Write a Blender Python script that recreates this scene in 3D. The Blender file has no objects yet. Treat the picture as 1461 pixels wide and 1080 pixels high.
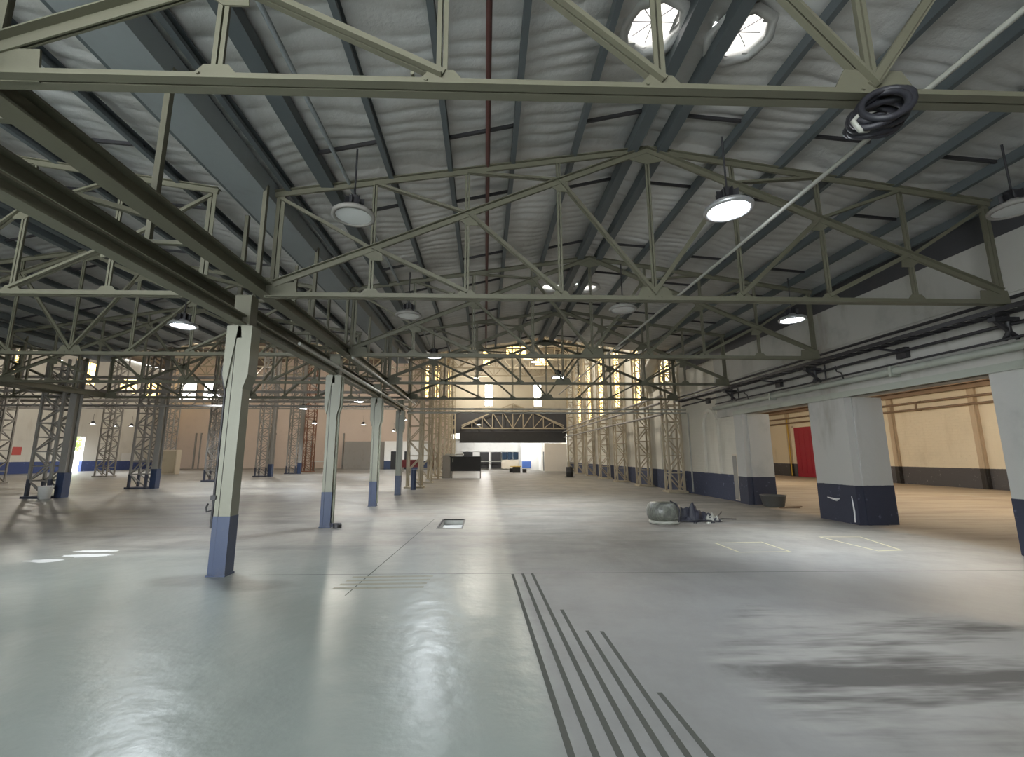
import bpy, math, random
from mathutils import Vector, Matrix
random.seed(7)
S = bpy.context.scene
COL = S.collection
PI = math.pi

# ------------------------------------------------------------------ materials
def lin(c):
    return tuple(((v/255+.055)/1.055)**2.4 if v/255 > .04045 else v/255/12.92 for v in c)
class NT:
    def __init__(s, name):
        s.m = bpy.data.materials.new(name); s.m.use_nodes = True
        s.t = s.m.node_tree; s.b = s.t.nodes['Principled BSDF']
    def n(s, typ, **kw):
        nd = s.t.nodes.new(typ)
        for k, v in kw.items(): setattr(nd, k, v)
        return nd
    def l(s, a, b): s.t.links.new(a, b)
    def put(s, sock, v):
        if isinstance(v, bpy.types.NodeSocket): s.l(v, sock)
        else: sock.default_value = v
    def math(s, op, a, b=0., c=None, clamp=False):
        nd = s.n('ShaderNodeMath', operation=op, use_clamp=clamp)
        s.put(nd.inputs[0], a); s.put(nd.inputs[1], b)
        if c is not None: s.put(nd.inputs[2], c)
        return nd.outputs[0]
    def step(s, v, lo, hi):
        nd = s.n('ShaderNodeMapRange', interpolation_type='SMOOTHSTEP')
        s.put(nd.inputs[0], v); nd.inputs[1].default_value = lo; nd.inputs[2].default_value = hi
        return nd.outputs[0]
    def mix(s, f, a, b):
        nd = s.n('ShaderNodeMix', data_type='RGBA')
        s.put(nd.inputs[0], f)
        for i, v in ((6, a), (7, b)):
            if isinstance(v, bpy.types.NodeSocket): s.l(v, nd.inputs[i])
            else: nd.inputs[i].default_value = (*v, 1) if len(v) == 3 else v
        return nd.outputs[2]
    def pos(s):
        g = s.n('ShaderNodeNewGeometry'); x = s.n('ShaderNodeSeparateXYZ'); s.l(g.outputs['Position'], x.inputs[0])
        return g.outputs['Position'], x.outputs[0], x.outputs[1], x.outputs[2]
    def obj(s): return s.n('ShaderNodeTexCoord').outputs['Object']
    def noise(s, vec, scale, detail=4, rough=.6, stretch=None):
        nd = s.n('ShaderNodeTexNoise'); nd.inputs['Scale'].default_value = scale
        nd.inputs['Detail'].default_value = detail; nd.inputs['Roughness'].default_value = rough
        if stretch:
            mp = s.n('ShaderNodeMapping'); mp.inputs['Scale'].default_value = stretch; s.l(vec, mp.inputs[0]); vec = mp.outputs[0]
        s.l(vec, nd.inputs['Vector']); return nd.outputs['Fac']
    def bump(s, h, strength=.3, dist=.02):
        nd = s.n('ShaderNodeBump'); nd.inputs['Strength'].default_value = strength; nd.inputs['Distance'].default_value = dist
        s.l(h, nd.inputs['Height']); s.l(nd.outputs[0], s.b.inputs['Normal'])
    def set(s, col=None, rough=None, metal=None, spec=None):
        if col is not None:
            s.put(s.b.inputs['Base Color'], col if isinstance(col, bpy.types.NodeSocket) else (*col, 1))
        if rough is not None: s.put(s.b.inputs['Roughness'], rough)
        if metal is not None: s.b.inputs['Metallic'].default_value = metal
        if spec is not None: s.b.inputs['Specular IOR Level'].default_value = spec
        return s.m

def paint(name, c, rough=.55, var=.25, scale=3., metal=0., dirt=(.12, .10, .08), bump=.15):
    k = NT(name); o = k.obj(); n1 = k.noise(o, scale, 5, .65); n2 = k.noise(o, scale*9, 3, .6)
    f = k.math('MULTIPLY', k.step(n1, .5, .78), var*2)
    c1 = k.mix(f, c, tuple(c[i]*.45+dirt[i]*.55 for i in range(3)))
    c2 = k.mix(k.math('MULTIPLY', n2, .25), c1, tuple(v*.75 for v in c))
    k.bump(n2, bump, .01)
    return k.set(c2, rough, metal)
def emit(name, c, st):
    k = NT(name); k.b.inputs['Emission Color'].default_value = (*c, 1); k.b.inputs['Emission Strength'].default_value = st
    return k.set(c, .4)

MT = paint('steel_olive', (.135, .13, .09), .55, .35, 2.5)
MP = paint('purlin_steel', (.085, .10, .105), .5, .3, 2)
MBLK = paint('dark_steel', (.022, .021, .024), .5, .2, 3)
MRED = paint('red_oxide_pipe', (.10, .035, .03), .5, .3, 3)
MGUT = paint('gutter_zinc', (.25, .275, .28), .5, .3, 1.2)
MCOL = paint('column_cream', (.205, .205, .155), .42, .22, 3)
MBLUE = paint('column_blue', (.028, .045, .098), .45, .3, 4)
MFEET = paint('lattice_feet_slate', (.05, .056, .08), .6, .3, 3)
MLAT = paint('lattice_buff', (.40, .345, .25), .6, .35, 1.6)
MLATG = paint('lattice_grey', (.27, .255, .235), .6, .35, 1.6)
MRUST = paint('lattice_rust', (.22, .10, .06), .7, .35, 2)
MPIPE = paint('pipe_grey', (.34, .34, .30), .4, .25, 3)
MGREENP = paint('pipe_green_grey', (.33, .35, .30), .45, .3, 2)
MCONC = paint('concrete', (.42, .42, .40), .8, .25, 1.5)
MWHITE = paint('white_paint', (.74, .74, .72), .6, .15, 1.5)
MBEIGE = paint('beige_panel', (.62, .55, .44), .6, .12, 1)
MPINK = paint('pink_beige_panel', (.66, .54, .46), .6, .12, 1)
MRDOOR = paint('door_red', (.33, .022, .045), .42, .15, 1.5)
MDARK = paint('near_black', (.012, .012, .013), .6, .1, 2)
MROOFD = paint('tall_roof_sheet', (.16, .125, .095), .7, .35, .5)
MANR = paint('annex_roof_boards', (.22, .155, .105), .7, .4, .8)
MYEL = paint('yellow_paint', (.55, .36, .05), .5, .2, 3)
MALU = paint('lamp_aluminium', (.45, .45, .46), .35, .1, 5, metal=.6)
MGLASSOFF = paint('lamp_lens_off', (.62, .63, .62), .25, .05, 8)
MRUB = paint('black_rubber', (.02, .02, .026), .5, .1, 8)
MBUCK = paint('white_plastic', (.72, .72, .70), .4, .08, 4)
MON = emit('lamp_lens_lit', (.86, .92, 1.), 45.)
MWARM = emit('lamp_lens_warm', (1., .82, .6), 20.)
MWINY = emit('lit_window_yellow', (1., .70, .26), 3.)
MWINW = emit('lit_window_white', (1., .96, .86), 5.)

def wall_mat(name, c, dado, dz, brick=False, stain=.3):
    k = NT(name); P, x, y, z = k.pos()
    n1 = k.noise(P, .55, 6, .65); n2 = k.noise(P, 6, 4, .6); ns = k.noise(P, 1.2, 4, .6, (1, 1, .25))
    up = k.mix(k.math('MULTIPLY', k.step(n1, .5, .75), stain), c, tuple(v*.62 for v in c))
    up = k.mix(k.math('MULTIPLY', k.step(ns, .56, .75), stain), up, (c[0]*.6, c[1]*.55, c[2]*.48))
    h = n2
    if dado is not None:
        lo = k.mix(k.step(n2, .62, .72), dado, tuple(v*1.9+.04 for v in dado))
        e = k.math('ADD', z, k.math('MULTIPLY', k.math('SUBTRACT', n2, .5), .03))
        up = k.mix(k.step(e, dz-.006, dz+.006), lo, up)
    if brick:
        b = k.n('ShaderNodeTexBrick'); b.inputs['Scale'].default_value = 1.
        b.inputs['Brick Width'].default_value = .44; b.inputs['Row Height'].default_value = .15; b.inputs['Mortar Size'].default_value = .008
        cb = k.n('ShaderNodeCombineXYZ'); k.l(k.math('ADD', x, y), cb.inputs[0]); k.l(z, cb.inputs[1]); k.l(cb.outputs[0], b.inputs['Vector'])
        h = k.math('SUBTRACT', k.math('MULTIPLY', n2, .4), b.outputs['Fac'])
    k.bump(h, .55, .015)
    return k.set(up, .75)
MWALL = wall_mat('white_wall_blue_dado', (.60, .575, .50), (.035, .045, .085), .93, True)
MPIL = wall_mat('pillar_render', (.46, .455, .43), (.030, .034, .056), .90, False, .6)
MWALLL = wall_mat('left_wall_paint', (.66, .64, .58), (.05, .075, .20), 1.05)
MANX = wall_mat('annex_wall_cream', (.70, .63, .49), (.080, .078, .085), .98, True, .25)
MUPW = wall_mat('upper_concrete_dimmed', (.44, .43, .395), None, 0, False, .7)  # grey concrete tone also stands in for dimmer light on the upper wall
MPIER = wall_mat('annex_pier', (.48, .38, .27), (.028, .025, .024), .98)
MGAB = wall_mat('gable_sheeting', (.56, .51, .41), None, 0)

def floor_mat():
    k = NT('hall_floor'); P, x, y, z = k.pos()
    big = k.noise(P, .22, 6, .62); mid = k.noise(P, 1.1, 6, .65); fine = k.noise(P, 9, 5, .65); spk = k.noise(P, 38, 2, .5)
    strk = k.noise(P, 1.0, 5, .65, (.25, 1.6, 1)); patch = k.noise(P, .6, 3, .5, (1, .6, 1))
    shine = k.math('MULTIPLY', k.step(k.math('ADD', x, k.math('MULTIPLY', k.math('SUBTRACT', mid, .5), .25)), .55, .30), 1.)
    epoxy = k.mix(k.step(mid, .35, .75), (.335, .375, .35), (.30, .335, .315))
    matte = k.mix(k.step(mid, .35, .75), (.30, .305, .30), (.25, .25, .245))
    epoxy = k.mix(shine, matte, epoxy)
    worn = k.mix(k.step(mid, .35, .7), (.235, .225, .20), (.16, .152, .14))
    worn = k.mix(k.math('MULTIPLY', k.step(strk, .48, .72), .75), worn, (.095, .09, .088))
    worn = k.mix(k.math('MULTIPLY', k.step(k.noise(P, .35, 4, .6, (.5, 1.5, 1)), .5, .7), .4), worn, (.17, .125, .10))
    edge = k.math('ADD', y, k.math('MULTIPLY', k.math('SUBTRACT', big, .5), 3.))
    f = k.step(edge, 5.4, 9.4)
    c = k.mix(f, epoxy, worn)
    # annexe: bare tan concrete
    ax = k.math('ADD', x, k.math('MULTIPLY', k.math('SUBTRACT', mid, .5), .8))
    tan = k.mix(k.step(strk, .42, .7), (.42, .35, .26), (.30, .24, .18))
    fa = k.step(ax, 8.6, 9.3); c = k.mix(fa, c, tan)
    # dark spill stain with scuffed pale patch, near the pillars
    def blob(cx, cy, rx, ry):
        dx = k.math('DIVIDE', k.math('SUBTRACT', x, cx), rx); dy = k.math('DIVIDE', k.math('SUBTRACT', y, cy), ry)
        d = k.math('SQRT', k.math('ADD', k.math('MULTIPLY', dx, dx), k.math('MULTIPLY', dy, dy)))
        return d
    for bx, by, rx_, ry_ in ((-3.75,6.3,.75,.38),(-2.9,6.05,.7,.3),(-3.3,10.4,1.6,.5),(-6.5,11.5,2.2,.6),(1.6,11.6,.8,.4)):
        db = k.math('ADD', blob(bx, by, rx_, ry_), k.math('MULTIPLY', k.math('SUBTRACT', mid, .5), 1.2))
        c = k.mix(k.math('MULTIPLY', k.math('SUBTRACT', 1., k.step(db, .5, 1.1)), .5), c, (.11, .105, .095))
    d1 = k.math('ADD', blob(3.9, 3.75, 2.2, 1.35), k.math('MULTIPLY', k.math('SUBTRACT', mid, .5), 1.5))
    m1 = k.math('SUBTRACT', 1., k.step(d1, .55, 1.15))
    st = k.mix(k.step(strk, .44, .60), (.40, .395, .375), (.075, .072, .068))
    c = k.mix(k.math('MULTIPLY', m1, .85), c, st)
    # oil / dirt specks and fine variation
    c = k.mix(k.math('MULTIPLY', k.math('MULTIPLY', k.step(fine, .56, .78), k.math('ADD', .08, k.math('MULTIPLY', f, .3))), 1.), c, (.13, .125, .12))
    c = k.mix(k.math('MULTIPLY', k.step(patch, .64, .72), .16), c, (.50, .50, .47))
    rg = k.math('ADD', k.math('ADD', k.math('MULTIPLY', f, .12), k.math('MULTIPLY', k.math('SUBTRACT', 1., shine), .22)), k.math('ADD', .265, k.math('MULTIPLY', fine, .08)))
    rg = k.math('ADD', rg, k.math('ADD', k.math('MULTIPLY', fa, .25), k.math('MULTIPLY', m1, .2)))
    h = k.math('ADD', k.math('MULTIPLY', fine, .22), k.math('ADD', k.math('MULTIPLY', k.noise(P, 3.2, 3, .5), .9), k.math('MULTIPLY', spk, .02)))
    k.bump(h, .32, .035)
    return k.set(c, rg, 0, .6)
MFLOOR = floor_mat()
MGROOVE = paint('groove_fill', (.10, .105, .092), .95, .3, 5)
MWORN = paint('worn_line', (.34, .34, .27), .6, .5, 5)
MLINE = paint('faded_yellow_line', (.50, .46, .30), .7, .4, 6)
def insul_mat():
    k = NT('foil_insulation'); o = k.obj()
    n1 = k.noise(o, .5, 4, .6); n2 = k.noise(o, 5, 5, .65); n3 = k.noise(o, 1.6, 3, .6, (1, .3, 1))
    c = k.mix(k.step(n1, .4, .7), (.56, .565, .55), (.45, .445, .42))
    c = k.mix(k.math('MULTIPLY', k.step(n3, .5, .75), .4), c, (.34, .33, .30))
    k.bump(k.math('ADD', n2, k.math('MULTIPLY', n3, .8)), .5, .03)
    return k.set(c, k.math('ADD', .30, k.math('MULTIPLY', n2, .25)), .4)
MINS = insul_mat()
MCLAD = paint('dark_cladding', (.055, .055, .06), .6, .3, 1.2)

# ------------------------------------------------------------------ mesh builder
class MB:
    def __init__(s): s.v = []; s.f = []; s.sm = []
    def add(s, vs, fs, smooth=False):
        b = len(s.v); s.v += [tuple(v) for v in vs]
        for f in fs: s.f.append([b+i for i in f]); s.sm.append(smooth)
        return s
    def box(s, x0, x1, y0, y1, z0, z1):
        return s.add([(x0,y0,z0),(x1,y0,z0),(x1,y1,z0),(x0,y1,z0),(x0,y0,z1),(x1,y0,z1),(x1,y1,z1),(x0,y1,z1)],
                     [(0,3,2,1),(4,5,6,7),(0,1,5,4),(1,2,6,5),(2,3,7,6),(3,0,4,7)])
    def prism(s, poly, p0, p1, up=(0,0,1)):
        p0 = Vector(p0); p1 = Vector(p1); d = (p1-p0).normalized(); u = Vector(up)
        r = d.cross(u)
        if r.length < 1e-4: r = d.cross(Vector((0,1,0)))
        r.normalize(); w = r.cross(d); n = len(poly)
        vs = [p0+r*a+w*b for a, b in poly]+[p1+r*a+w*b for a, b in poly]
        fs = [tuple(range(n))[::-1], tuple(range(n, 2*n))]+[(i, (i+1) % n, n+(i+1) % n, n+i) for i in range(n)]
        return s.add(vs, fs)
    def bar(s, p0, p1, w, h, up=(0,0,1)):
        return s.prism([(-w/2,-h/2),(w/2,-h/2),(w/2,h/2),(-w/2,h/2)], p0, p1, up)
    def angles(s, p0, p1, w, h, t=.012, gap=.014, flip=False, up=(0,0,1)):   # two angle sections back to back
        g = gap/2
        a = [(g,0),(w/2,0),(w/2,t),(g+t,t),(g+t,h),(g,h)]
        if flip: a = [(x, -y) for x, y in a][::-1]
        b = [(-x, y) for x, y in a][::-1]
        return s.prism(a, p0, p1, up).prism(b, p0, p1, up)
    def tube(s, pts, r, n=10, caps=True):
        pts = [Vector(p) for p in pts]; rings = []; prev = None
        for i, p in enumerate(pts):
            d = (pts[min(i+1, len(pts)-1)]-pts[max(i-1, 0)]).normalized()
            a = d.cross(Vector((0,0,1))) if prev is None else prev-d*prev.dot(d)
            if a.length < 1e-4: a = d.cross(Vector((0,1,0)))
            a.normalize(); b = d.cross(a); prev = a
            rr = r[i] if isinstance(r, (list, tuple)) else r
            rings.append([p+a*math.cos(2*PI*k/n)*rr+b*math.sin(2*PI*k/n)*rr for k in range(n)])
        vs = [v for R in rings for v in R]
        fs = [(i*n+k, i*n+(k+1) % n, (i+1)*n+(k+1) % n, (i+1)*n+k) for i in range(len(pts)-1) for k in range(n)]
        s.add(vs, fs, True)
        if caps: s.add(rings[0], [tuple(range(n))[::-1]]); s.add(rings[-1], [tuple(range(n))])
        return s
    def lathe(s, c, prof, n=24, sx=1., sy=1.):
        cx, cy, cz = c; m = len(prof)
        vs = [(cx+r*math.cos(2*PI*k/n)*sx, cy+r*math.sin(2*PI*k/n)*sy, cz+z) for r, z in prof for k in range(n)]
        fs = [(i*n+k, i*n+(k+1) % n, (i+1)*n+(k+1) % n, (i+1)*n+k) for i in range(m-1) for k in range(n)]
        return s.add(vs, fs, True)
    def build(s, name, mat, parent=None, wl=None, origin=None):
        if parent is not None: o0 = wl if wl is not None else wloc(parent)
        elif origin is not None: o0 = Vector(origin)
        else:
            xs, ys, zs = zip(*s.v); o0 = Vector(((min(xs)+max(xs))/2, (min(ys)+max(ys))/2, min(zs)))
        me = bpy.data.meshes.new(name); me.from_pydata([Vector(v)-o0 for v in s.v], [], s.f)
        me.materials.append(mat); me.polygons.foreach_set('use_smooth', s.sm); me.update()
        o = bpy.data.objects.new(name, me); COL.objects.link(o)
        if parent is not None:
            o.parent = parent; o.location = o0-wloc(parent)
        else: o.location = o0
        return o
def wloc(o):
    v = Vector((0,0,0))
    while o is not None: v += o.location; o = o.parent
    return v
def tag(o, label, cat, group=None):
    o['label'] = label; o['category'] = cat; o['kind'] = 'thing'
    if group: o['group'] = group
    return o
def thing(name, label, cat, loc, group=None):
    o = bpy.data.objects.new(name, None); COL.objects.link(o); o.location = loc; o.empty_display_size = .2
    return tag(o, label, cat, group)
def struct(o): o['kind'] = 'structure'; return o
def dup(root, loc, label, group=None):
    r = root.copy(); COL.objects.link(r); r.location = loc; r['label'] = label
    if group: r['group'] = group
    for ch in list(root.children):
        c = ch.copy(); COL.objects.link(c); c.parent = r
        for g in list(ch.children):
            d = g.copy(); COL.objects.link(d); d.parent = c
    return r
ORD = ['first','second','third','fourth','fifth','sixth','seventh','eighth','ninth','tenth','eleventh','twelfth','thirteenth','fourteenth','fifteenth','sixteenth']

# ------------------------------------------------------------------ camera
F, CX, CY = 640., 711., 540.
pitch = math.atan(110/F); yaw = math.atan(19*math.cos(pitch)/F)
cd = bpy.data.cameras.new('camera'); cam = bpy.data.objects.new('camera', cd); COL.objects.link(cam); S.camera = cam
cam.location = (0, 0, 1.6); cam.rotation_euler = (PI/2+pitch, 0, -yaw)
cd.sensor_fit = 'HORIZONTAL'; cd.sensor_width = 36; cd.lens = F/1461*36; cd.shift_x = (730.5-CX)/1461; cd.clip_end = 300; cd.clip_start = .05

# ------------------------------------------------------------------ layout constants
BAY = 12.55; XC, XL, XR = 2.64, -3.24, 8.24
YT = [2.6, 6.6, 10.72, 14.95, 19.1]
YB, YE = -6., 19.3                      # low roof from the open rear to the tall hall
YTALL = 58.; YG = 48.3                  # back wall and nave gable
XLW, XRW, XAN = -41.4, 8.9, 24.3
def zr(x, k=0): return 6.84-.155*abs(x-(XC-BAY*k))

# ------------------------------------------------------------------ setting: floor
PX0, PX1, PY0, PY1 = -1.04, -.52, 10.45, 11.9
m = MB()
xs = [XLW-.3, PX0, PX1, XAN+.3]; ys = [YB-.2, PY0, PY1, YTALL+.3]
for i in range(3):
    for j in range(3):
        if i == 1 and j == 1: continue
        m.add([(xs[i],ys[j],0),(xs[i+1],ys[j],0),(xs[i+1],ys[j+1],0),(xs[i],ys[j+1],0)], [(0,1,2,3)])
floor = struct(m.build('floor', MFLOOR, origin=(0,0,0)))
m = MB()
d = .14
m.add([(PX0,PY0,0),(PX1,PY0,0),(PX1,PY1,0),(PX0,PY1,0),(PX0,PY0,-d),(PX1,PY0,-d),(PX1,PY1,-d),(PX0,PY1,-d)],
      [(4,5,6,7),(0,4,7,3),(1,2,6,5),(0,1,5,4),(3,7,6,2)])
m.build('pit', MCONC, floor)
m = MB()
for a in ((PX0-.035,PX0,PY0-.035,PY1+.035),(PX1,PX1+.035,PY0-.035,PY1+.035),(PX0,PX1,PY0-.035,PY0),(PX0,PX1,PY1,PY1+.035)):
    m.box(a[0],a[1],a[2],a[3],-.02,.006)
m.build('pit_frame', MBLK, floor)
for (xa, ya, xb) in ((.385,6.5,.51),(.525,6.52,.64),(.655,6.53,.77),(.815,5.05,.88),(.955,4.47,1.0),(1.085,4.45,1.12),(1.20,3.36,1.29)):
    MB().add([(xa-.018,ya,.0015),(xb-.022,1.2,.0015),(xb+.022,1.2,.0015),(xa+.018,ya,.0015)], [(0,1,2,3)]).build('groove', MGROOVE, floor)
MB().add([(-3.2,6.55,.001),(8.6,6.49,.001),(8.6,6.505,.001),(-3.2,6.565,.001)], [(0,1,2,3)]).build('expansion_joint', MBLK, floor)
MB().add([(-1.62,5.6,.001),(-1.605,5.6,.001),(-1.275,12.,.001),(-1.29,12.,.001)], [(0,1,2,3)]).build('expansion_joint', MGROOVE, floor)
def outline(pts, w):
    m = MB(); n = len(pts); c = Vector((sum(p[0] for p in pts)/n, sum(p[1] for p in pts)/n))
    for i in range(n):
        a, b = Vector(pts[i]), Vector(pts[(i+1) % n]); q = (b-a).normalized()*w/2; nn = Vector((-q.y, q.x))
        a2 = a-q; b2 = b+q
        m.add([(*(a2-nn), .0015), (*(b2-nn), .0015), (*(b2+nn), .0015), (*(a2+nn), .0015)], [(0,1,2,3)])
    return m
outline([(4.28,8.6),(5.2,8.68),(5.16,7.82),(4.28,7.8)], .04).build('painted_marking', MLINE, floor)
outline([(6.69,9.17),(7.5,9.15),(7.15,7.88),(6.7,7.83)], .04).build('painted_marking', MLINE, floor)

rr = random.Random(21)
for (cx, cy, rx, ry) in ((-6.78,7.5,.3,.13),(-6.45,7.85,.42,.12),(-6.55,8.2,.4,.09)):
    pts = [(cx+rx*math.cos(2*PI*a/18)*rr.uniform(.7,1.1), cy+ry*math.sin(2*PI*a/18)*rr.uniform(.6,1.2), .0015) for a in range(18)]
    MB().add(pts, [tuple(range(18))]).build('white_paint_smear', MWHITE, floor)
for i in range(4): MB().add([(-1.85+.03*i,5.85+.17*i,.0012),(-.75+.02*i,5.88+.17*i,.0012),(-.75+.02*i,5.96+.17*i,.0012),(-1.85+.03*i,5.93+.17*i,.0012)], [(0,1,2,3)]).build('worn_marking', MWORN, floor)
# ------------------------------------------------------------------ setting: walls
def wall(name, mat, boxes, parent=None):
    m = MB()
    for b in boxes: m.box(*b)
    o = m.build(name, mat, parent, origin=None if parent else (0,0,0))
    return o if parent else struct(o)
DY0, DY1, DZ = 45.9, 48.1, 3.5          # doorway to the outside
wl_ = wall('wall_left', MWALLL, [(XLW-.3,XLW,YB,DY0,0,13),(XLW-.3,XLW,DY1,YTALL,0,13),(XLW-.3,XLW,DY0,DY1,DZ,13)])
wr = wall('wall_right', MWALL, [(XRW,XRW+.35,15.56,YTALL,0,3.),(XRW,XRW+.35,16.7,YE,3.0,5.35),(XRW,XRW+.35,YE,YTALL,3.0,14.)])
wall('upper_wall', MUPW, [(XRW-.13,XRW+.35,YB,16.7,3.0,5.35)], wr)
MB().box(XRW-.2,XRW-.02,YB,15.5,3.0,3.14).build('lintel_lip', MGREENP, wr)
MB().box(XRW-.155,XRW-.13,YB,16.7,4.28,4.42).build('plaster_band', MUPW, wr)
m = MB()
for i in range(126):                    # corrugated strip under the eave
    y = YB+.2*i; m.prism([(0,0),(.2,0),(.16,.035),(.10,.05),(.04,.035)], (XRW-.135,y,5.3), (XRW-.135,y,6.0), (1,0,0))
struct(m.build('trim_1', MCLAD, origin=(0,0,0)))
wb = wall('wall_back', MPINK, [(XLW,-3.6,YTALL,YTALL+.3,0,16)])
wall('wall_office', MWHITE, [(-3.6,XRW,54.,54.2,0,3.4)])
wall('wall_side', MGAB, [(-3.75,-3.6,54.,YTALL,0,16),(-3.75,-3.6,YG,54.,3.3,16)])
wall('wall_annex', MANX, [(XAN,XAN+.3,YB,42,0,6.6)])
wall('wall_annex_end', MANX, [(XRW+.35,XAN,42,42.3,0,7)])
wall('wall_rear', MCONC, [(-.5,XAN,YB-.3,YB,0,8),(XLW,-11.,YB-.3,YB,0,8),(-11.,-.5,YB-.3,YB,5.6,8)])

def profile_wall(name, mat, y, x0, x1, k0, k1, lo, hi, t=.15):
    m = MB(); step = []
    pts = sorted({x0, x1, *[XC-BAY*k for k in range(k0, k1+1)], *[XC-BAY*(k+.5) for k in range(k0-1, k1+1)]})
    pts = [p for p in pts if x0 <= p <= x1]
    for a, b in zip(pts, pts[1:]):
        m.add([(a,y,lo(a)),(b,y,lo(b)),(b,y,hi(b)),(a,y,hi(a)),(a,y+t,lo(a)),(b,y+t,lo(b)),(b,y+t,hi(b)),(a,y+t,hi(a))],
              [(0,1,2,3),(7,6,5,4),(0,4,5,1),(3,2,6,7)])
    return struct(m.build(name, mat, origin=(0,0,0)))
def kk(x): return max(0, min(3, round((XC-x)/BAY)))
def zlow(x): return zr(x, kk(x))
def ztall(x): return 15.2-.42*abs(x-(XC-BAY*kk(x)))
profile_wall('wall_step', MROOFD, YE, XLW, XRW+.35, 0, 3, lambda x: zlow(x)+.02, lambda x: ztall(x))
gw = profile_wall('wall_gable', MGAB, YG, -3.6, XRW, 0, 0, lambda x: 6.1, lambda x: ztall(x))
MB().box(-3.6,XRW,YG+.02,YG+.14,3.9,6.12).build('dark_cladding', MCLAD, gw)
m = MB()
for i in range(62): m.box(-3.55+.2*i, -3.50+.2*i, YG-.025, YG, 6.1, 10.9)
m.build('sheeting_ribs', MGAB, gw)
MB().box(-2.7,8.6,YG-.35,YG,2.95,4.05).build('fascia', MDARK, gw)

# ------------------------------------------------------------------ setting: roofs
def quilt_roof(name, x0, x1, y0, y1, k, dx, dy, parent=None):
    nx = max(2, round((x1-x0)/dx)); ny = max(2, round((y1-y0)/dy)); m = MB(); vs = []
    for j in range(ny+1):
        y = y0+(y1-y0)*j/ny
        for i in range(nx+1):
            x = x0+(x1-x0)*i/nx
            w = .07*math.sin(1.7*x+.8*math.sin(.9*y+k))+.05*math.sin(5.3*y)+.05*math.sin(4.1*x+2*y)
            a = abs(math.sin(PI*(y+w)/.235)); b = abs(math.sin(PI*(x-.43)/1.0))
            z = zr(x, k)-.05*a**.42*(.65+.35*b)*(.75+.25*math.sin(2.9*y+1.1*x))-.012*math.sin(2.2*x+1.3*y)-.01*math.sin(7*x)*b
            vs.append((x, y, z))
    fs = [(j*(nx+1)+i, (j+1)*(nx+1)+i, (j+1)*(nx+1)+i+1, j*(nx+1)+i+1) for j in range(ny) for i in range(nx)]
    m.add(vs, fs, True)
    return m
def cut(o, cyls):
    tmp = []
    for (x, y, z, r, n) in cyls:
        me = bpy.data.meshes.new('c'); q = MB(); q.tube([(x,y,z-.6),(x,y,z+.6)], r, n); me.from_pydata(q.v, [], q.f)
        import bmesh
        bm = bmesh.new(); bm.from_mesh(me); bmesh.ops.remove_doubles(bm, verts=bm.verts, dist=1e-5); bm.to_mesh(me); bm.free()
        c = bpy.data.objects.new('c', me); COL.objects.link(c); tmp.append(c)
        md = o.modifiers.new('b', 'BOOLEAN'); md.operation = 'DIFFERENCE'; md.object = c; md.solver = 'FAST'
    dg = bpy.context.evaluated_depsgraph_get(); dg.update()
    me = bpy.data.meshes.new_from_object(o.evaluated_get(dg)); o.modifiers.clear(); o.data = me
    for c in tmp: bpy.data.objects.remove(c)
# skylight openings are left out of the blanket grid by face
SKY = [(2.0,4.55),(3.12,4.67),(2.0,13.0),(3.12,13.1)]
def holes(m, k):
    keep = []
    for f, s_ in zip(m.f, m.sm):
        cx = sum(m.v[i][0] for i in f)/4; cy = sum(m.v[i][1] for i in f)/4
        if any((cx-a)**2+(cy-b)**2 < .31**2 for a, b in SKY): continue
        keep.append(f)
    m.f = keep; m.sm = [True]*len(keep)
m = quilt_roof('c', XC-BAY/2+.28, XC, -1., YE, 0, .13, .0294); holes(m, 0); ceil = struct(m.build('ceiling', MINS, origin=(0,0,0)))
m = quilt_roof('c', XC, XRW+.35, -1., YE, 0, .13, .0294); holes(m, 0); m.build('insulation_slope', MINS, ceil)
for x0, x1 in ((XC-BAY/2+.28, XC), (XC, XRW+.35)):
    quilt_roof('c', x0, x1, YB-.3, -1., 0, .5, .5).build('insulation_slope', MINS, ceil)
for k in (1, 2, 3):
    c = XC-BAY*k
    for x0, x1 in ((c-BAY/2+.28, c), (c, c+BAY/2-.28)):
        quilt_roof('c', x0, x1, 3., YE, k, .25 if k == 1 else .5, .0294 if k == 1 else .06).build('insulation_slope', MINS, ceil)
        quilt_roof('c', x0, x1, YB-.3, 3., k, .5, .5).build('insulation_slope', MINS, ceil)
m = MB()
for k in range(4):
    c = XC-BAY*k
    for x0, x1 in ((c-BAY/2, c), (c, min(c+BAY/2, XRW+.35))):
        a, b = 15.2-.42*abs(x0-c), 15.2-.42*abs(x1-c)
        m.add([(x0,YE,a),(x1,YE,b),(x1,YTALL+.3,b),(x0,YTALL+.3,a)], [(0,3,2,1)])
        for i in range(7):
            t = (i+.5)/7; x = x0+(x1-x0)*t; z = a+(b-a)*t; m.box(x-.05,x+.05,YE,YTALL,z-.2,z-.01)
m.build('tall_roof', MROOFD, ceil)
m = MB()
m.add([(XRW+.3,YB-.3,6.6),(XAN+.3,YB-.3,5.1),(XAN+.3,42.3,5.1),(XRW+.3,42.3,6.6)], [(0,3,2,1)])
for i in range(60):
    y = -5.6+.8*i; m.bar((XRW+.36,y,6.5),(XAN,y,5.02),.06,.14)
for x in (12.5, 16.5, 20.5, 22.5, 23.6):
    z = 6.6-1.5*(x-XRW-.3)/(XAN-XRW); m.bar((x,YB,z-.24),(x,42,z-.24),.12,.2)
m.build('annex_roof', MANR, ceil)
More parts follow.
